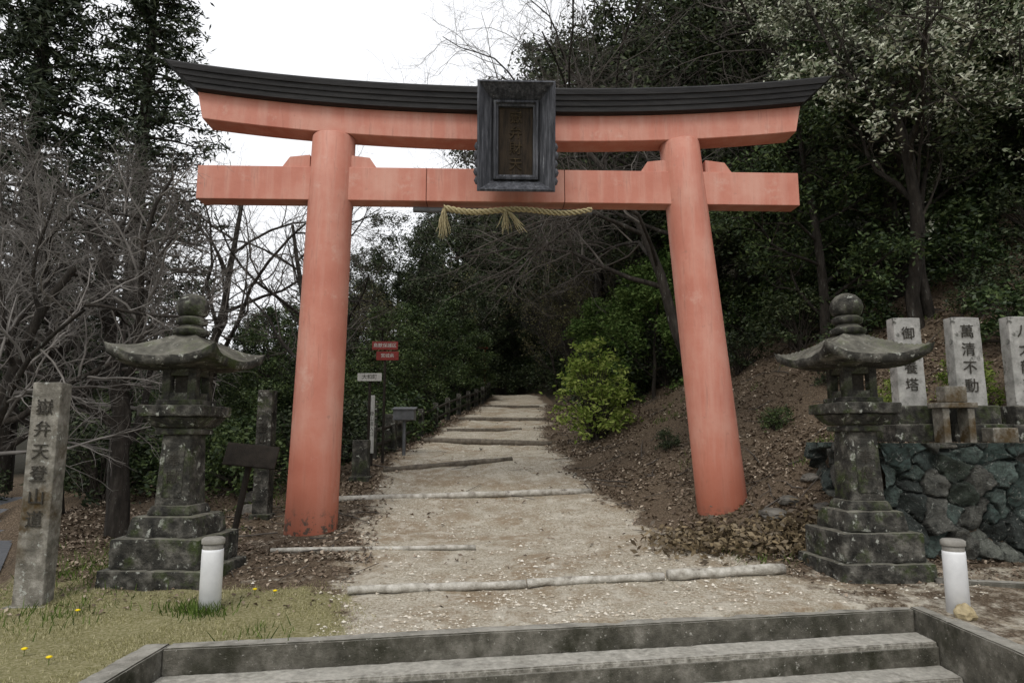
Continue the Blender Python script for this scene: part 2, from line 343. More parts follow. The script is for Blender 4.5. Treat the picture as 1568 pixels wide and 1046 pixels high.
box('centre_strut',(.3,.26,.5),(.12,0,6.18),M['torii'],T)
def loops(name,L,m,parent,loc,rot):
    V=[];F=[]
    for a,b,y in L: V+=[(-a,y,-b),(a,y,-b),(a,y,b),(-a,y,b)]
    for i in range(len(L)-1):
        for j in range(4): F.append((i*4+j,i*4+(j+1)%4,(i+1)*4+(j+1)%4,(i+1)*4+j))
    n=(len(L)-1)*4; F.append((n,n+1,n+2,n+3)); F.append((3,2,1,0))
    me=bpy.data.meshes.new(name); me.from_pydata(V,[],F); me.materials.append(m)
    bm=bmesh.new(); bm.from_mesh(me); bmesh.ops.recalc_face_normals(bm,faces=bm.faces[:]); bm.to_mesh(me); bm.free()
    return obj(name,me,parent,loc,rot)
P=bpy.data.objects.new('name_plaque',None); P.location=(.19,-.62,6.25); P.rotation_euler=(R(8),0,0); link(P,T)
loops('plaque_frame',[(.42,.70,.16),(.50,.79,.10),(.595,.86,-.12),(.62,.88,-.22),(.59,.85,-.24),(.57,.83,-.20),(.37,.64,.06),(.36,.635,-.02),(.325,.60,-.03),(.31,.585,.02),(.285,.555,.03),(.275,.545,.12)],M['plaque'],P,(0,0,0),(0,0,0))
box('plaque_board',(.555,.03,1.095),(0,.10,0),M['plaque_in'],P,bev=0)
text('plaque_letters','嶽弁財天',.22,(0,.082,0),M['gilt'],P,ext=.012,spacing=1.15)
for s in (-1,1):
    for k in range(5):
        lathe(f'plaque_scroll_{s}_{k}',[(.0,-.07),(.03,-.06),(.055,0),(.03,.06),(.0,.07)],M['plaque'],P,(s*(.615+.012*(k%2)),-.17,-.16-.135*k),10)
for s in (-1,1): cyl(f'plaque_brace_{s}',(.2+s*.4,-.5,6.9),(.2+s*.4,0,6.7),.02,.02,M['sign_brown'],T,8)
# shimenawa
S=empty('sacred_straw_rope',(-.15,11.0,0),R(2))
cyl('bamboo_bar',(-1.5,.05,5.27),(1.5,.05,5.24),.05,.045,M['sign_grey'],S,12)
def ropeline(t):
    x=-.98+2.46*t; return Vector((x,-.09,5.26-.05*math.sin(math.pi*t)-.04*math.sin(3*math.pi*t)))
def tubes(list_,k=5):
    VV=[];QQ=[];off=0
    ang=np.arange(k)*2*np.pi/k; ca_=np.cos(ang)[:,None]; sa_=np.sin(ang)[:,None]
    for pts,rad in list_:
        pts=np.asarray(pts,float); n=len(pts); d=pts[-1]-pts[0]; d/= (np.linalg.norm(d)+1e-9)
        u=np.array([d[2],d[0],d[1]])*.7+np.array([.3,.1,.2]); u-=d*u.dot(d); u/=(np.linalg.norm(u)+1e-9); w=np.cross(d,u)
        ring=ca_*u+sa_*w
        v=pts[:,None,:]+ring[None]*np.asarray(rad)[:,None,None]
        VV.append(v.reshape(-1,3))
        a=np.arange(n-1)[:,None]*k+np.arange(k)[None]; b=np.arange(n-1)[:,None]*k+(np.arange(k)+1)%k
        QQ.append(np.stack([a,b,b+k,a+k],-1).reshape(-1,4)+off); off+=n*k
    return np.concatenate(VV),np.concatenate(QQ)
strands=[]
for ph in (0,2.094,4.189):
    pts=[];rd=[]
    for i in range(160):
        t=i/159; c=ropeline(t); a=ph+t*60; rr=.03
        pts.append((c.x,c.y+rr*math.cos(a),c.z+rr*math.sin(a))); rd.append(.029*(1-.35*t))
    strands.append((pts,rd))
V,Q=tubes(strands,6); obj('twisted_rope',npmesh('twisted_rope',V,Q,[M['straw']],smooth=True),S)
tas=[]
for cx_,n_,L_,sp_,lean in ((-.98,38,.50,.05,-.02),(.05,16,.40,.05,-.04),(.05,16,.38,.05,.24)):
    c=ropeline((cx_+.98)/2.46)
    for i in range(n_):
        dx=random.gauss(lean,sp_); dy=random.gauss(0,.04); l=L_*random.uniform(.6,1.1)
        p=[np.array([c.x,c.y,c.z])+np.array([random.gauss(0,.012),random.gauss(0,.012),-.01])]
        for q in range(1,5):
            t=q/4; p.append(p[0]+np.array([dx*t**.9+random.gauss(0,.008),dy*t-.03,-l*t]))
        tas.append((p,[.007]*4+[.003]))
V,Q=tubes(tas,3); obj('straw_tassels',npmesh('straw_tassels',V,Q,[M['straw']]),S)
# ---------------------------------------------------------------- lanterns
def roofmesh(half,n=36):
    g=np.linspace(-1,1,n+1); U,W=np.meshgrid(g,g); mm=np.maximum(np.abs(U),np.abs(W)); mi=np.minimum(np.abs(U),np.abs(W))
    rr=mi/np.maximum(mm,1e-6)
    top=.40-.40*mm**1.25+ .15*(rr**3)*mm**4+.03*mm**6+.015*(rr**8)*mm
    top=np.minimum(top,.36)
    ext=1+.08*(rr**4)*mm**4
    bot=-.09+.13*(rr**3)*mm**3 + .03*(mm)
    top=np.maximum(top,bot+.10)
    rgh=(fbm(U*6,W*6,31)-.47)*.035
    a=np.stack([U*half*ext,W*half*ext,top+rgh],-1).reshape(-1,3); b=np.stack([U*half*.96*ext,W*half*.96*ext,bot],-1).reshape(-1,3)
    N=(n+1)**2; ii=np.arange(N).reshape(n+1,n+1)
    q=np.stack([ii[:-1,:-1].ravel(),ii[:-1,1:].ravel(),ii[1:,1:].ravel(),ii[1:,:-1].ravel()],1)
    q2=q[:,::-1]+N
    rim=np.concatenate([ii[0,:],ii[1:,-1],ii[-1,-2::-1],ii[-2:0:-1,0]]); r2=np.roll(rim,-1)
    q3=np.stack([r2,rim,rim+N,r2+N],1)
    return np.concatenate([a,b]),np.concatenate([q,q2,q3])
def lantern(x,y,z,rz,sc_=1,txt='奉燈',bw=1.0):
    L=empty('stone_lantern',(x,y,z),rz); m=M['stone']
    box('base_slab',(1.16*bw,1.08*bw,.30),(0,0,.12),m,L,bev=.03,jit=.02)
    box('base_step_1',(1.0*bw,.94*bw,.34),(0,0,.435),m,L,bev=.03,jit=.018)
    box('base_step_2',(.80*bw,.76*bw,.24),(0,0,.72),m,L,bev=.05,taper=.9,jit=.014)
    box('cushion',(.56,.54,.12),(0,0,.895),m,L,bev=.045,taper=.85,jit=.008)
    box('shaft',(.42,.41,.86),(0,0,1.36),m,L,bev=.035,taper=.86,jit=.006)
    box('shaft_panel',(.24,.02,.64),(0,-.19,1.36),m,L,bev=.006,rot=(R(-1.8),0,0))
    text('shaft_letters',txt,.17,(0,-.203,1.36),M['engrave'],L,rot=(R(88.2),0,0))
    box('collar',(.48,.47,.07),(0,0,1.81),m,L,bev=.02,jit=.006)
    bm=bmesh.new(); bmesh.ops.create_cube(bm,size=1)
    for v in bm.verts:
        s=.72 if v.co.z>0 else .50; v.co=Vector((v.co.x*s,v.co.y*s,v.co.z*.14))
    bmesh.ops.bevel(bm,geom=bm.edges[:],offset=.02,segments=2,affect='EDGES'); roughen(bm,.008,.06)
    me=bpy.data.meshes.new('bracket'); bm.to_mesh(me); bm.free(); me.materials.append(m); obj('bracket_under',me,L,(0,0,1.92))
    box('bracket_top',(.78,.77,.13),(0,0,2.055),m,L,bev=.02,jit=.012)
    box('firebox_sill',(.5,.5,.07),(0,0,2.155),m,L,bev=.015,jit=.004)
    for sx in (-1,1):
        for sy in (-1,1): box(f'firebox_post_{sx}_{sy}',(.10,.10,.40),(sx*.16,sy*.16,2.38),m,L,bev=.01,jit=.003)
    box('firebox_inner_shade',(.2,.2,.38),(0,0,2.38),M['engrave'],L,bev=0)  # dark block standing in for the shade inside the open firebox
    for k in range(4):
        a=k*math.pi/2
        box(f'firebox_lintel_{k}',(.222,.08,.10),(.16*math.sin(a),-.16*math.cos(a),2.53),m,L,rot=(0,0,a),bev=.005)
        box(f'firebox_sillbar_{k}',(.222,.08,.09),(.16*math.sin(a),-.16*math.cos(a),2.23),m,L,rot=(0,0,a),bev=.005)
    V,Q=roofmesh(.62); obj('roof',npmesh('roof',V,Q,[m],smooth=False),L,(0,0,2.64))
    lathe('finial_base',[(.14,0),(.21,.02),(.22,.07),(.16,.10),(.13,.14)],m,L,(0,0,2.98))
    lathe('finial_ring',[(.12,0),(.18,.03),(.19,.08),(.13,.12)],m,L,(0,0,3.11))
    lathe('finial_jewel',[(.10,0),(.17,.03),(.2,.12),(.18,.2),(.12,.27),(.05,.3),(.0,.31)],m,L,(0,0,3.22),24)
    L.scale=(sc_,sc_,sc_)
    return L
lantern(4.27,8.58,-.20,R(4),1.0,bw=.98)
lantern(-4.0,8.42,-.24,R(-4),1.0,'奉献',1.05)
G=empty('inscribed_stone_pillar',(-4.93,7.33,-.27),R(4))
box('shaft',(.30,.22,2.40),(0,0,1.15),M['stone2'],G,bev=.014,taper=.96,jit=.007)
box('foot',(.42,.34,.12),(0,0,.02),M['concrete'],G,bev=.02,jit=.008)
text('inscription','嶽弁天登山道',.18,(.0,-.119,1.50),M['engrave'],G,spacing=1.28,rot=(R(89.8),0,0))
def lamp(x,y,z):
    L=empty('bollard_light',(x,y,z))
    lathe('post',[(.105,-.1),(.105,.6),(.103,.61),(.103,.64)],M['white'],L,(0,0,0),28)
    lathe('louvre',[(.098,.60),(.098,.70)],M['cap'],L,(0,0,0),24)
    lathe('cap',[(.108,.69),(.112,.70),(.112,.74),(.09,.755),(.0,.76)],M['cap'],L,(0,0,0),28)
    return L
lamp(-3.02,7.12,h1(-3.02,7.12)-.05); lamp(4.42,7.06,h1(4.42,7.06)-.05)
def rock(name,loc,s,m=None,parent=None,sub=3):
    bm=bmesh.new(); bmesh.ops.create_icosphere(bm,subdivisions=sub,radius=1)
    sd=random.uniform(0,50)
    for v in bm.verts:
        n=mn.noise(v.co*1.3+Vector((sd,0,0)))*.35+mn.noise(v.co*3+Vector((sd,5,0)))*.12
        v.co=v.co*(1+n); v.co=Vector((v.co.x*s[0],v.co.y*s[1],v.co.z*s[2]))
    me=bpy.data.meshes.new(name); bm.to_mesh(me); bm.free(); me.materials.append(m or M['rock']); return obj(name,me,parent,loc,(0,0,random.uniform(0,6)))
rock('lamp_stone',(4.36,6.86,h1(4.4,6.9)+.05),(.1,.09,.085),mat('sandstone',[(.3,(.3,.24,.13)),(.7,(.45,.38,.24))],6))
# ---------------------------------------------------------------- logs across path
def logp(a,b,r,m,name='path_log',sink=.3):
    n=9;pts=[];rd=[]
    for i in range(n):
        t=i/(n-1);x=a[0]+(b[0]-a[0])*t;y=a[1]+(b[1]-a[1])*t
        pts.append((x,y+random.gauss(0,.018),0));rd.append(r*random.uniform(.86,1.12))
    z0=[h1(p[0],p[1]) for p in pts]; l=np.polyfit(np.arange(n),z0,1)
    pts=[(p[0],p[1],l[0]*i+l[1]+r*(1-sink*1.6)+.01) for i,p in enumerate(pts)]
    pts=[pts[0]]+pts+[pts[-1]]; rd=[.001]+rd+[.001]
    V,Q=tubes([(pts,rd)],12); return obj(name,npmesh(name,V,Q,[m],smooth=True))
logp((-1.75,7.58),(.15,7.88),.045,M['log'],sink=.15); logp((.17,7.9),(1.75,8.16),.045,M['log'],sink=.15); logp((1.8,8.16),(3.25,8.46),.062,M['log'],sink=.1)
logp((-3.25,9.5),(-.5,9.7),.032,M['log']); logp((-3.2,12.6),(1.5,13.2),.055,M['log'])
logp((-2.7,14.6),(0,15.6),.06,M['darklog'],sink=.4); logp((-2.4,18.9),(1.05,18.2),.08,M['darklog'],sink=.3); logp((-2.0,21.2),(.3,21.6),.06,M['darklog'],sink=.5)
logp((-1.9,24.3),(1.2,24),.07,M['darklog'],sink=.4); logp((-1.3,30.5),(1.2,30),.07,M['darklog'],sink=.45)
# ---------------------------------------------------------------- fence
F=empty('path_fence')
prev=None
for i in range(15):
    y=15.6+i*2.1; x=float(pcx(y)-phw(y))-.35; z=h1(x,y)
    box(f'post_{i}',(.17,.17,.9),(x,y,z+.35),M['stone'],F,bev=.02)
    if prev:
        for zz in (.28,.62): cyl(f'rail_{i}_{zz}',(prev[0],prev[1],prev[2]+zz),(x,y,z+zz),.045,.045,M['rail'],F,8)
    prev=(x,y,z)
def spost(name,x,y,w,h,m,tp=.95):
    o=empty(name,(x,y,h1(x,y))); box('shaft',(w,w,h+.3),(0,0,h/2-.15),m,o,bev=.015,taper=tp,jit=.008); box('foot',(w*1.25,w*1.25,.12),(0,0,.0),m,o,bev=.02); return o
spost('stone_post',-3.05,14.0,.32,.78,M['stone']); spost('stone_post',-3.0,17.0,.3,.9,M['stone']); spost('stone_post',-3.55,17.5,.28,1.3,M['stone'])
o=spost('stone_marker',-4.25,11.9,.27,2.15,M['stone']); text('inscription','登山口',.17,(0,-.142,1.3),M['engrave'],o)
def sign(name,x,y,w,h,zc,m,txt,tm,post=M['sign_brown'],pr=.03,ts=.1,rz=0,vertical=False):
    o=empty(name,(x,y,h1(x,y)),rz); cyl('post',(0,.04,-.1),(0,.04,zc+h/2),pr,pr,post,o,10)
    box('board',(w,.025,h),(0,-.005,zc),m,o,bev=.006)
    if txt: text('lettering',txt,ts,(0,-.02,zc),tm,o,ext=.001,vertical=vertical,spacing=1.1)
    return o
g=h1(-2.85,15.2)
o=sign('red_notice_sign',-2.85,15.2,.58,.19,3.54-g,M['sign_red'],'鳥獣保護区',M['sign_white'],ts=.105)
box('lower_board',(.5,.025,.2),(.06,-.005,3.31-g),M['sign_red'],o,bev=.006); text('lower_lettering','宮城県',.1,(.06,-.02,3.31-g),M['sign_white'],o,ext=.001,vertical=False)
sign('white_direction_sign',-3.05,14.6,.52,.17,2.78-h1(-3.05,14.6),M['sign_white'],'大和町',M['engrave'],ts=.11)
sign('white_marker_post',-3.05,14.95,.11,1.25,.9,M['sign_white'],'登山道入口',M['engrave'],ts=.1,vertical=True)
o=empty('information_box',(-2.55,16.3,h1(-2.55,16.3))); cyl('leg',(0,0,-.1),(0,0,.85),.04,.04,M['sign_grey'],o,10); box('box',(.5,.35,.26),(0,0,.95),M['sign_grey'],o,bev=.02); box('lid',(.56,.42,.03),(0,0,1.10),M['sign_grey'],o,rot=(R(8),0,0),bev=.008)
o=empty('wooden_notice_board',(-3.85,9.9,h1(-4.0,9.9)),R(8)); cyl('post',(-.12,.03,-.1),(.1,.03,1.25),.045,.045,M['sign_brown'],o,8); box('board',(.72,.04,.34),(.12,-.02,1.28),M['sign_brown'],o,rot=(R(-25),R(6),0),bev=.01)
o=empty('distant_red_torii',(-2.1,41,h1(-2.1,41)+.9))
for s in(-1,1): cyl(f'pillar_{s}',(s*.5,0,-1.2),(s*.45,0,2.3),.06,.05,M['far_red'],o,12)
box('beam',(1.3,.14,.11),(0,0,2.35),M['far_red'],o); box('tie',(1.05,.1,.1),(0,0,1.95),M['far_red'],o)
# ---------------------------------------------------------------- stone wall (right)
def wallmat():
    m,nt,b=newmat('wall_stones'); v=coords(nt,'Object'); a=nt.nodes.new('ShaderNodeAttribute'); a.attribute_name='cell'
    c=mix(nt,ramp(nt,noise(nt,v,7,6,.78,1.2),[(.35,(.1,.1,.1)),(.6,(1,1,1))]),(.018,.02,.018),a.outputs['Color'])
    c=mix(nt,ramp(nt,noise(nt,v,12,6,.78,1.5),[(.58,(0,0,0)),(.64,(.75,.75,.75))]),c,(.3,.31,.28))
    lk(nt,c,b.inputs['Base Color']); b.inputs['Roughness'].default_value=.8; bump(nt,b,noise(nt,v,13,6,.8),1,.07); return m
WM=wallmat()
def wall(name,L,Hh,loc,rz,parent,seed):
    r2=np.random.default_rng(seed); dx=.018; gx=np.arange(0,L+dx,dx); gz=np.arange(0,Hh+dx,dx); A,B=np.meshgrid(gx,gz)
    n=int(L*Hh*12); px=[]
    tries=0
    while len(px)<n and tries<6000:
        q=(r2.uniform(-.2,L+.2),r2.uniform(-.2,Hh+.2)); md=r2.choice([.11,.17,.28,.38]); tries+=1
        if all((q[0]-p[0])**2+(q[1]-p[1])**2>max(md,p[2]*.7)**2 for p in px): px.append((q[0],q[1],md))
    px=np.array(px); wt=px[:,2]*.35
    AA=A+(fbm(A*4,B*4,seed)-.47)*.22; BB=B+(fbm(A*4,B*4,seed+9)-.47)*.22
    sh=r2.uniform(-.5,.5,len(px))
    D=np.hypot(AA[...,None]-px[:,0]+(BB[...,None]-px[:,1])*sh,(BB[...,None]-px[:,1])*r2.uniform(.7,1.6,len(px)))-wt; idx=np.argsort(D,-1)[...,:2]
    f1=np.take_along_axis(D,idx[...,:1],-1)[...,0]; f2=np.take_along_axis(D,idx[...,1:2],-1)[...,0]; e=f2-f1; id1=idx[...,0]
    nrm=r2.uniform(-.55,.55,(len(px),2)); off=r2.uniform(0,.08,len(px))
    facet=np.abs((A*3.1+B*2.3+off[id1]*90)%1-.5)*.05+np.abs((A*2.2-B*3.7+off[id1]*50)%1-.5)*.05
    hgt=np.clip(e/.03,0,1)*(.05+off[id1]+ (A-px[id1,0])*nrm[id1,0]+(B-px[id1,1])*nrm[id1,1]+facet) + (fbm(A*9,B*9,seed)-.5)*.06
    V=np.stack([A,-hgt,B],-1).reshape(-1,3); nx_=len(gx); ii=np.arange(V.shape[0]).reshape(len(gz),nx_)
    Q=np.stack([ii[:-1,:-1].ravel(),ii[:-1,1:].ravel(),ii[1:,1:].ravel(),ii[1:,:-1].ravel()],1)
    me=npmesh(name,V,Q,[WM],smooth=False); ca=me.color_attributes.new('cell','FLOAT_COLOR','POINT')
    pal=np.array([(.06,.09,.08),(.10,.135,.12),(.045,.055,.05),(.13,.13,.115),(.075,.10,.092),(.17,.18,.155),(.055,.07,.055)]); cc=pal[r2.integers(0,len(pal),len(px))][id1].reshape(-1,3)*ss(-.02,.05,e).reshape(-1,1)
    ca.data.foreach_set('color',np.concatenate([cc,np.ones((len(cc),1))],1).astype(np.float32).ravel())
    return obj(name,me,parent,loc,(0,0,rz))
W=empty('stone_retaining_wall')
wall('wall_face',5.8,1.72,(4.82,9.14,-.3),0,W,3)
wall('wall_return',1.8,1.72,(4.82,10.92,-.3),R(-90),W,4)
slab('wall_coping',[(4.78,9.08),(10.6,9.08),(10.6,9.35),(5.1,9.35),(5.1,10.86),(4.78,10.86)],1.36,1.43,M['stone'],W,.015,.014)
def stele(x,y,w,h,txt,rz=0):
    o=empty('memorial_stele',(x,y,1.40),rz); box('plinth',(w*1.9,.55,.28),(0,0,.14),M['stone'],o,bev=.02,jit=.01); box('plinth_upper',(w*1.45,.42,.26),(0,0,.41),M['stone'],o,bev=.02,jit=.008)
    box('slab',(w,.2,h),(0,0,.54+h/2),M['stele'],o,bev=.012,taper=.98,jit=.006); text('inscription',txt,w*.5,(0,-.109,.54+h*.52),M['engrave'],o,spacing=1.25)
stele(5.66,9.75,.39,1.26,'御供養塔'); stele(6.47,9.7,.41,1.26,'萬清不動'); stele(7.32,9.75,.42,1.28,'八大龍王')
stele(8.2,9.8,.4,1.2,'奉納')
o=empty('stone_offering_table',(5.85,9.33,1.43))
box('top',(.5,.3,.07),(.15,0,.5),M['stone2'],o,bev=.01,jit=.004)
for s in(-1,1): box(f'leg_{s}',(.09,.24,.46),(.15+s*.17,0,.23),M['stone2'],o,bev=.01)
box('block',(.34,.26,.2),(.75,0,.1),M['stone2'],o,bev=.015)
box('upper_block',(.3,.2,.22),(.15,0,.65),M['stone2'],o,bev=.015)
RK=empty('scattered_rocks')
for (x,y,s) in [(3.85,10.3,.2),(4.15,10.45,.16),(3.5,9.9,.1),(4.5,10.1,.16),(4.6,10.7,.15),(-4.6,10.5,.2),(-5.0,11.6,.25),(-4.6,12.4,.22),(-5.3,10.9,.18),(3.05,9.4,.07),(2.6,9.9,.06),(-4.9,13.3,.3),(-3.6,13.2,.18),(4.9,8.0,.12),(5.2,8.4,.09)]:
    rock('rock',(x,y,h1(x,y)+s*.1),(s,s*.8,s*.5),None,RK)
def octas(name,x,y,s,m):
    n=len(x); z=H(x,y)+s*.15; C=np.stack([x,y,z],1); az=rng.uniform(0,6.28,n); e=rng.uniform(.6,1.3,(n,3))*s[:,None]; e[:,2]*=.6
    ax=np.stack([np.cos(az),np.sin(az),0*az],1)*e[:,:1]; ay=np.stack([-np.sin(az),np.cos(az),0*az],1)*e[:,1:2]; azv=np.stack([0*az,0*az,e[:,2]],1)
    V=np.stack([C-ax,C-ay,C+ax,C+ay,C+azv+ax*.2],1).reshape(-1,3); b=np.arange(n)[:,None]*5
    Q=np.concatenate([b+np.array([0,1,4]),b+np.array([1,2,4]),b+np.array([2,3,4]),b+np.array([3,0,4])])
    return obj(name,npmesh(name,V,Q,[m]))
N=70000; y=6.3+rng.uniform(0,1,N)**1.6*16; x=rng.uniform(-3.6,6.5,N); p,g=masks(x,y); dn=fbm(x*1.5,y*1.5,15)
keep=(y>kerbline(x)+.2)&(rng.uniform(0,1,N)<np.clip(p*1.1-.3,0,1)*np.clip((dn-.3)*4,.1,1))&(g<.8)
octas('path_gravel',x[keep],y[keep],.006+rng.exponential(.006,keep.sum()).clip(0,.03),M['gravel'])
# ---------------------------------------------------------------- vegetation generators
def unit(v): return v/(np.linalg.norm(v)+1e-9)
def grow(out,p,d,L,r,lvl,prm,rg,ends):
    n=prm['n'][lvl]; pts=[p.copy()]; rd=[r]; step=L/n
    for i in range(n):
        d=unit(d+rg.normal(0,prm['wig'][lvl],3)+np.array([0,0,prm['up'][lvl]])); p=p+d*step; pts.append(p.copy()); rd.append(max(r*(1-(1-prm['tip'])*(i+1)/n),.002))
    out[lvl].append((pts,rd)); ends[lvl].append(pts)
    if lvl+1>=len(prm['n']): return
    nc=prm['kids'][lvl]; az=rg.uniform(0,6.28)
    for k in range(nc):
        t=prm['t0'][lvl]+(1-prm['t0'][lvl])*(k+rg.uniform(.2,.9))/nc; f=t*n; i=min(int(f),n-1); q=pts[i]+(pts[i+1]-pts[i])*(f-i)
        dd=unit(pts[i+1]-pts[i]); az+=2.4+rg.normal(0,.4); a=unit(np.cross(dd,[.31,.77,.55])); b=np.cross(dd,a); s=R(prm['ang'][lvl]+rg.normal(0,10))
        nd=dd*math.cos(s)+(a*math.cos(az)+b*math.sin(az))*math.sin(s)
        grow(out,q,nd,L*prm['ratio'][lvl]*(1-.45*t)*rg.uniform(.7,1.2),rd[i]*prm['rr'][lvl],lvl+1,prm,rg,ends)
def leaves(centers,spread,nper,ln,wd,rg,droop=0.,flat=1.):
    C=np.repeat(np.asarray(centers),nper,0); n=len(C); o=rg.normal(0,1,(n,3)); o*=spread*(rg.uniform(.2,1,(n,1))); o[:,2]*=.75; C=C+o
    a=rg.normal(0,1,(n,3)); a[:,2]=a[:,2]*.6-droop; a/=np.linalg.norm(a,axis=1)[:,None]
    b=rg.normal(0,1,(n,3))*np.array([1,1,flat]); b-=a*(a*b).sum(1)[:,None]; b/=np.linalg.norm(b,axis=1)[:,None]
    s=rg.uniform(.6,1.25,(n,1)); a*=ln*s*.5; b*=wd*s*.5
    V=np.stack([C-a,C+b-a*.15,C+a,C-b-a*.15],1).reshape(-1,3); return V,np.arange(n*4).reshape(-1,4)
def assemble(name,out,ks,barkm,twigm,nbark,leafsets):
    Vs=[];Qs=[];Ms=[];off=0;mats=[barkm,twigm]
    for l,lst in enumerate(out):
        if not lst: continue
        v,q=tubes(lst,ks[l]); Vs.append(v);Qs.append(q+off);Ms.append(np.full(len(q),0 if l<nbark else 1)); off+=len(v)
    for (v,q),m in leafsets:
        mats.append(m); Vs.append(v);Qs.append(q+off);Ms.append(np.full(len(q),len(mats)-1)); off+=len(v)
    me=npmesh(name,np.concatenate(Vs),np.concatenate(Qs),mats,np.concatenate(Ms)); return me
def bare(name,seed,Ht,r,twig,spread=1.0,bud=None,kids=(9,8,7,5),lean=(0,0),t0=.22,nb=2,up=1.0):
    rg=np.random.default_rng(seed); out=[[],[],[],[],[]]; ends=[[],[],[],[],[]]
    prm=dict(n=[8,7,6,5,3],wig=[.13,.2,.22,.22,.2],up=[.06*up,.05*up,.04*up,.03,.02],tip=.3,kids=list(kids)+[0],t0=[t0,.2,.15,.15],ang=[52*spread,48,45,42],ratio=[.75,.6,.55,.5],rr=[.52,.52,.52,.6])
    grow(out,np.array([0,0,-.3]),unit(np.array([lean[0],lean[1],1.])),Ht*.72,r,0,prm,rg,ends)
    ls=[]
    if bud:
        m,nper,ln=bud; c=[p[-1] for p in ends[4]]; ls=[(leaves(c,.12,nper,ln,ln*.5,rg),m)]
    return assemble(name,out,[10,7,5,4,3],M['bark'],twig,nb,ls)
def evergreen(name,seed,Ht,r,leafm,nper=24,ln=.13,spread=.26,kids=(16,9,4),t0=.15,lean=(0,0)):
    rg=np.random.default_rng(seed); out=[[],[],[],[]]; ends=[[],[],[],[]]
    prm=dict(n=[7,6,5,4],wig=[.08,.18,.2,.2],up=[.08,.05,.05,.0],tip=.3,kids=list(kids)+[0],t0=[t0,.25,.25],ang=[62,50,45],ratio=[.5,.5,.5],rr=[.4,.5,.6])
    grow(out,np.array([0,0,-.3]),unit(np.array([lean[0],lean[1],1.])),Ht*.85,r,0,prm,rg,ends)
    c=[p[j] for p in ends[3] for j in (2,4)]+[p[j] for p in ends[2] for j in (5,)]
    return assemble(name,out,[9,6,4,3],M['bark'],M['twigdark'],2,[(leaves(c,spread,nper,ln,ln*.42,rg,.15),leafm)])
def cedar(name,seed,Ht=22):
    rg=np.random.default_rng(seed); out=[[([np.array([0,0,-.3]),np.array([.05,0,Ht*.5]),np.array([0,0,Ht])],[.35,.2,.03])],[]]; c=[]
    for i in range(230):
        t=(i+rg.uniform())/230; h=Ht*(.14+.85*t); L=(1-t)**.75*3.3*rg.uniform(.5,1.1)+.35; az=i*2.4+rg.normal(0,.3); p=np.array([0,0,h]); d=np.array([math.cos(az),math.sin(az),.25]); pts=[p]
        for k in range(5): 
            d=d+np.array([0,0,-.13 if k<3 else .16]); p=p+unit(d)*L/5; pts.append(p); 
            if k>0: c+= [p+rg.normal(0,.12,3) for _ in range(2)]
        out[1].append((pts,[.05,.045,.035,.025,.02,.01]))
    return assemble(name,out,[10,4],M['bark'],M['twigdark'],1,[(leaves(c,.27,19,.26,.065,rg,.35),M['lf_cedar'])])
def shrub(name,seed,r,h,leafm,n=60,nper=60,ln=.09):
    rg=np.random.default_rng(seed); c=[];st_=[]
    for i in range(n):
        a=rg.uniform(0,6.28); rr=r*rg.uniform(0,1)**.5*rg.uniform(.7,1.2); z=h*rg.uniform(.12,1)*(1-.45*(rr/r)**2); p=np.array([rr*math.cos(a),rr*math.sin(a),z]); c.append(p)
        st_.append(([np.array([0,0,-.1])+rg.normal(0,.08,3)*[1,1,0],p*np.array([.4,.4,.55]),p],[.018,.012,.005]))
    return assemble(name,[[],st_],[4,4],M['twigdark'],M['twigdark'],0,[(leaves(c,r*.2,nper,ln,ln*.45,rg),leafm)])
bareA=bare('cherry_tree_mesh',11,8.6,.19,M['twig'],1.1,kids=(10,9,8,6))
bareB=bare('bare_tree_mesh_b',12,11,.16,M['twigmid'],.85,kids=(9,8,7,5))
bareC=bare('bare_tree_mesh_c',23,10,.14,M['twigdark'],.9,kids=(9,8,6,5))
bareD=bare('bare_tree_leaning',31,14,.15,M['twigmid'],1.1,kids=(13,9,8,5),lean=(-.22,-.08),t0=.3,up=.4)
budA=bare('budding_tree_mesh',41,9,.1,M['twigmid'],.9,bud=(M['lf_olive'],3,.09),kids=(9,7,6,4))
evA=evergreen('evergreen_mesh_a',51,10,.18,M['lf_dark'])
evB=evergreen('evergreen_mesh_b',52,12,.2,M['lf_dark'],nper=22,ln=.15,spread=.3,t0=.3)
evM=evergreen('evergreen_mesh_m',53,7,.14,M['lf_mid'],nper=22,ln=.12,spread=.22,kids=(14,8,4))
evG=evergreen('evergreen_mesh_g',57,5.5,.07,M['lf_green'],nper=18,ln=.14,spread=.2,kids=(13,7,4))
evP=evergreen('blossom_tree_mesh',54,10,.12,M['lf_pale'],nper=20,ln=.11,spread=.17,kids=(16,9,4),t0=.3,lean=(-.15,-.1))
cdA=cedar('cedar_mesh_a',61); cdB=cedar('cedar_mesh_b',62,19)
shD=shrub('shrub_dark',71,.8,1.3,M['lf_dark'],nper=50); shM=shrub('shrub_mid',72,.8,1.2,M['lf_mid'],nper=45,ln=.1); shB=shrub('shrub_bright',73,.82,2.35,M['lf_bright'],n=105,nper=42,ln=.12)
def put(name,me,x,y,s=1,rz=None,parent=None,dz=0,sz=None):
    return obj(name,me,parent,(x,y,h1(x,y)+dz),(0,0,random.uniform(0,6.28) if rz is None else rz),(s,s,sz or s))
put('cherry_tree',bareA,-6.3,11.2,1.0,.6)
put('cherry_tree',bareA,-8.6,13.2,1.05,2.9); put('cherry_tree',bareA,-7.9,9.9,.8,4.4)
put('bare_tree',bareB,-4.6,16.8,.85,1.2); put('bare_tree',bareB,-8.0,17.5,.95,4.2); put('bare_tree',bareC,-12,16,.9,.3)
put('bare_tree',bareC,-5.9,21,1,3.0)
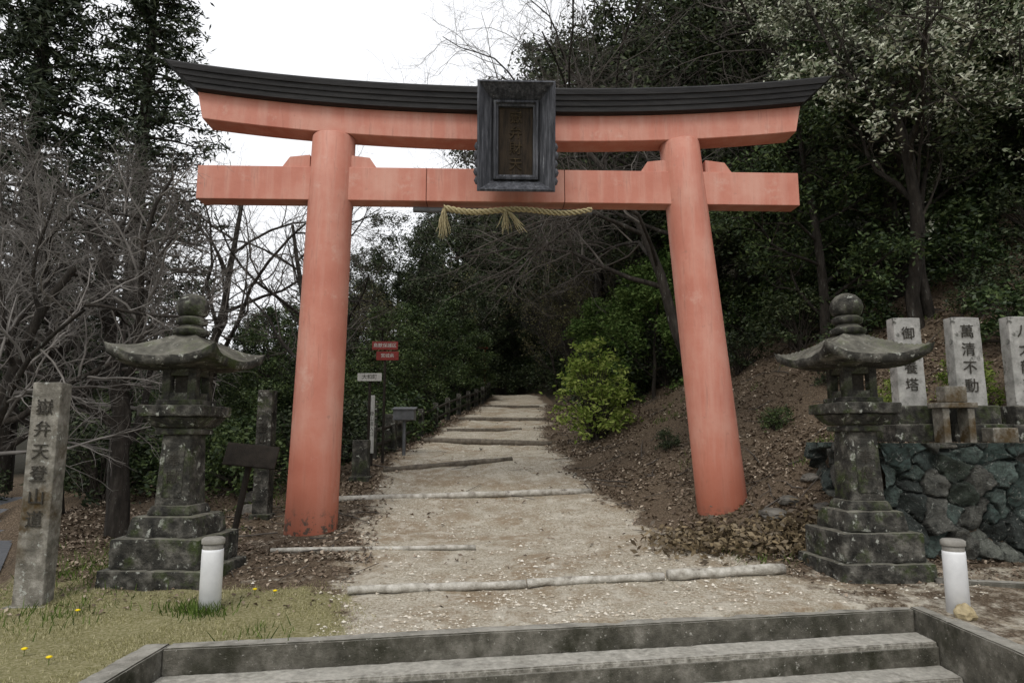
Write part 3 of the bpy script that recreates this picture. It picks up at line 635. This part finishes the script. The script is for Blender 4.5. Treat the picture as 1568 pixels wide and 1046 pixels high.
put('bare_tree',bareD,4.2,14.5,.95,0); put('bare_tree',bareD,6.0,18.5,1.05,.3); put('bare_tree',bareC,8.2,13.6,1.05,2)
put('bare_tree',bareD,10.0,16,1.0,.1)
put('cedar_tree',cdA,-12.5,22,1.0); put('cedar_tree',cdB,-15.5,21,1.05)
put('blossom_tree',evP,8.6,13.8,.95,0); put('blossom_tree',evP,11.5,14.5,1.0,1.2); put('blossom_tree',evP,10.4,12.4,.85,2.6)
put('evergreen_tree',evA,9.3,15.4,.8,1.0); put('evergreen_tree',evA,12.2,15.2,.75,2.0); put('evergreen_tree',evM,6.9,14.8,.95,3.0)
put('bright_green_bush',shB,2.1,17.4,1.1)
put('bright_green_bush',shB,6.05,10.6,.42)
put('bright_green_bush',shB,6.95,10.4,.45)
put('green_shrub_tree',evG,4.0,19.3,.9); put('green_shrub_tree',evG,5.2,21.5,1.0); put('green_shrub_tree',evG,2.9,21,.8)
# background forest
BF=empty('background_forest')
def clear(x,y): 
    return abs(x-float(pcx(y)))>float(phw(y))+.9
for (x,y,s) in [(4.4,26,1.35),(3,52,2.0),(6.5,22,1.25),(4,32,1.45),(8,20,1.15),(9.5,24,1.4),(12,19,1.2),(14,16,1.1),(4.5,38,1.7),(-2.5,50,1.3)]:
    put('tree',random.choice([evA,evB]),x,y,s,parent=BF,dz=-.3)
for i in range(38):
    y=random.uniform(15,50); x=random.uniform(4.0,10+y*.5)
    if x>float(pcx(y))+3.4 and not (x<7 and y<18): put('tree',random.choice([evA,evB,evA,evB,evM]),x,y,random.uniform(.85,1.25),parent=BF,dz=-.2)
for i in range(18):
    y=random.uniform(24,60); x=random.uniform(-4-.25*y,1)
    if clear(x,y) and x<float(pcx(y)): put('tree',random.choice([evM,evA,evM]),x,y,random.uniform(.65,.95),parent=BF,dz=-.2)
for i in range(24):
    y=random.uniform(55,75); x=random.uniform(-6,36); put('tree',random.choice([evA,evB]),x,y,random.uniform(1.1,1.5),parent=BF,dz=-.3)
for i in range(22):
    y=random.uniform(26,55); x=random.uniform(-.95*y,-.28*y); put('tree',random.choice([evM,evA,bareB,evM]),x,y,random.uniform(.65,.95),parent=BF,dz=-.2)
for i in range(28):
    y=random.uniform(20,48); x=random.uniform(-7,9)
    if clear(x,y): put('tree',random.choice([budA,budA,budA,bareC]),x,y,random.uniform(.7,1.1),parent=BF)
for (me_,x,y,s) in [(evM,-3.6,29,.85),(evA,-5.6,33,1.0),(evM,-8,30,.95),(evA,-3.6,38,1.0),(evA,-6.6,39,1.2),(evB,-4,46,1.2),(evA,-1.8,47.5,1.0),(evA,-.4,51,1.1),(evM,-5,26,.8),(evM,-10.5,28,1.0),(evA,-10,36,1.0),(evM,-2.6,34,.75)]:
    put('tree',me_,x,y,s,parent=BF,dz=-.3)
US=empty('undergrowth')
for i in range(80):
    y=random.uniform(14,42); side=random.random()<.5
    if side: x=float(pcx(y)+phw(y))+random.uniform(5.5 if y<20 else 1.0,14)
    else: x=float(pcx(y)-phw(y))-random.uniform(1.0,13)
    if x<-5.6 and y<17: continue
    put('shrub',random.choice([shD,shD,shM]),x,y,random.uniform(.6,1.5),parent=US)
for (x,y,s) in [(-4.4,14.4,1.2),(-5.2,13.6,1.2),(-3.9,16.2,1.1),(-4.2,17.2,1.3),(-6.4,14.5,1.3),(8.4,11.2,1),(9.8,11.6,1.1),(-7.6,15.5,1.4),(-8.8,15,1.5),(-10,17,1.6),(-3.4,19,1.2),(-3.3,21,1.4),(3.1,20.5,1.5),(3.5,22.5,1.9),(4.6,20,1.4),(-2.8,47,2),(-1,50,2.4),(1.2,50,2.2),(2.6,45,2),(-.2,52,2.6),(.6,54,3),(-.8,46.5,1.8),(.3,47,1.8),
    (6.6,15.5,1.1),(7.6,14.6,.9),(8.6,15.2,1.2),(9.6,14,1.0),(10.8,13.6,1.2),(12,13.5,1.1),(7.2,17,1.3),(9.2,17,1.4),(11.2,16,1.3),(5.6,16.6,.8),(13,14.5,1.3),(6.2,13.2,.5),(8.9,12.6,.7),(4.6,15.9,.5),(3.2,14.2,.35),(5.0,13.0,.4)]:
    put('shrub',random.choice([shD,shM]),x,y,s,parent=US)
# ---------------------------------------------------------------- litter, grass
def ground_leaves(name,x,y,ln,m,tilt=.35,up=.02):
    n=len(x); z=H(x,y)+rng.uniform(0,up,n)+.006; C=np.stack([x,y,z],1); az=rng.uniform(0,6.28,n)
    a=np.stack([np.cos(az),np.sin(az),rng.normal(0,tilt,n)],1); b=np.stack([-np.sin(az),np.cos(az),rng.normal(0,tilt,n)],1); s=rng.uniform(.5,1.25,(n,1))*ln*.5
    a*=s; b*=s*.55; k=np.zeros((n,3)); k[:,2]=rng.uniform(0,.6,n)*s[:,0]
    V=np.stack([C-a,C+b+k,C+a,C-b+k],1).reshape(-1,3); return obj(name,npmesh(name,V,np.arange(4*n).reshape(-1,4),[m]))
N=190000; y=9+rng.uniform(0,1,N)**1.5*22; x=rng.uniform(-9,16,N)
p,_=masks(x,y); dn=fbm(x*1.2,y*1.2,5); keep=rng.uniform(0,1,N)<np.where(p>.75,.006,np.where(p>.35,.3,.95))*np.clip((dn-.25)*3,.1,1)
keep&=~(road(x,y)>-.2); ground_leaves('fallen_leaves',x[keep],y[keep],.075,M['litter'])
N=9000; y=rng.uniform(6.9,10,N); x=rng.uniform(-5.6,7,N); p,g=masks(x,y); keep=(y>kerbline(x)+.35)&(rng.uniform(0,1,N)<np.where(p>.6,.015,np.where(y>8.2,.8,.25))); ground_leaves('fallen_leaves',x[keep],y[keep],.06,M['litter'])
stk=[]
for i in range(420):
    x=random.uniform(-6,11);y=random.uniform(8.6,20)
    if masks(np.array([x]),np.array([y]))[0][0]>.8 and random.random()<.93: continue
    if float(road(x,y))>-.3 or (x>4.7 and y<9.4): continue
    l=random.uniform(.2,.9); a=random.uniform(0,6.28); pts=[]
    for k in range(4):
        xx=x+math.cos(a)*l*k/3+random.gauss(0,.02);yy=y+math.sin(a)*l*k/3+random.gauss(0,.02); pts.append((xx,yy,h1(xx,yy)+.03))
    r=random.uniform(.004,.012); stk.append((pts,[r,r,r*.8,r*.4]))
V,Q=tubes(stk,4); obj('fallen_sticks',npmesh('fallen_sticks',V,Q,[M['twigmid']]))
def blades(name,x,y,h,w,m):
    n=len(x); z=H(x,y); az=rng.uniform(0,6.28,n); hh=h*rng.uniform(.4,1.2,n); dx=np.cos(az);dy=np.sin(az); ln=rng.uniform(.1,.9,n)*hh; la=rng.uniform(0,6.28,n)
    B=np.stack([x,y,z-.005],1); s=np.stack([dx,dy,0*dx],1)*w; t=np.stack([np.cos(la)*ln,np.sin(la)*ln,hh],1)
    V=np.stack([B-s,B+s,B+t*.6+s*.6+np.array([0,0,.004]),B+t],1).reshape(-1,3); return obj(name,npmesh(name,V,np.arange(4*n).reshape(-1,4),[m]))
N=110000; y=rng.uniform(4.2,9.0,N); x=rng.uniform(-5.9,0,N); _,g=masks(x,y); dn=fbm(x*2,y*2,8)
ins=(y<kerbline(x)+.2)&(x>-3.09)
keep=(~ins)&(rng.uniform(0,1,N)<np.clip(g*1.3-.1,0,1)*np.clip((dn-.38)*4.5,.06,1)); blades('lawn_grass',x[keep],y[keep],.03,.003,M['grass'])
wx=[];wy=[]
for (cx_,cy_,r_,n_) in [(-3.0,6.95,.13,200),(-3.25,7.1,.12,120),(-5.2,9,.5,400),(-4.9,8.3,.5,300),(-5.4,10.5,.6,500),(-4.5,13,.6,400),(3.2,9.2,.3,100),(-2.2,6.3,.15,50),(-4.4,6.9,.3,160),(-5.2,6.6,.3,160)]:
    wx.append(rng.normal(cx_,r_,n_)); wy.append(rng.normal(cy_,r_,n_))
for i in range(60):
    cx_=random.uniform(2.6,11); cy_=random.uniform(10.5,19)
    wx.append(rng.normal(cx_,.09,22)); wy.append(rng.normal(cy_,.09,22))
blades('weed_tufts',np.concatenate(wx),np.concatenate(wy),.12,.006,M['weed'])
x=np.concatenate([rng.normal(2.9,.5,1800),rng.normal(3.9,.35,1200)]);y=np.concatenate([rng.normal(9.7,.35,1800),rng.normal(9.6,.25,1200)])
N=len(x); z=H(x,y); C=np.stack([x,y,z+rng.uniform(0,.2,N)],1)
V,Q=leaves(C,.03,1,.11,.05,rng); obj('withered_ground_plants',npmesh('wp',V,Q,[leafmat('withered_leaves',[(.1,(.04,.028,.018)),(.5,(.1,.075,.045)),(.9,(.22,.17,.1))])]))
DF=empty('dandelions')
for (x,y) in [(-4.75,6.45),(-3.9,5.75),(-2.75,7.6),(-4.2,6.9),(-3.6,5.6),(-2.5,7.5)]:
    z=h1(x,y); cyl('stem',(x,y,z),(x,y,z+.05),.003,.003,M['weed'],DF,5); 
    lathe('flower',[(.005,0),(.022,.006),(.024,.014),(.01,.02)],M['yellow'],DF,(x,y,z+.05),10)
# ---------------------------------------------------------------- world, sun, camera
w=bpy.data.worlds.new('World'); sc.world=w; w.use_nodes=True; nt=w.node_tree; bg=nt.nodes['Background']
sky=nt.nodes.new('ShaderNodeTexSky'); sky.sky_type='NISHITA'; sky.sun_disc=False; sky.sun_elevation=R(52); sky.sun_rotation=R(200); sky.dust_density=4
cl=mix(nt,.88,sky.outputs[0],(9.7,9.75,9.9)); nt.links.new(cl,bg.inputs[0]); bg.inputs[1].default_value=.125
sl=bpy.data.lights.new('sun','SUN'); sl.energy=1.3; sl.angle=R(20); sl.color=(1,.96,.9); so=bpy.data.objects.new('sun',sl); link(so)
d=Vector((math.sin(R(200))*math.cos(R(52)),math.cos(R(200))*math.cos(R(52)),math.sin(R(52)))); so.rotation_euler=d.to_track_quat('Z','Y').to_euler()
cam=bpy.data.cameras.new('camera'); cam.lens=24; cam.sensor_width=36; cam.clip_end=2000; co=bpy.data.objects.new('camera',cam); link(co)
co.location=(0,0,1.5); co.rotation_euler=(R(98),0,0); sc.camera=co
sc.view_settings.view_transform='Standard'; sc.view_settings.look='None'; sc.view_settings.exposure=0
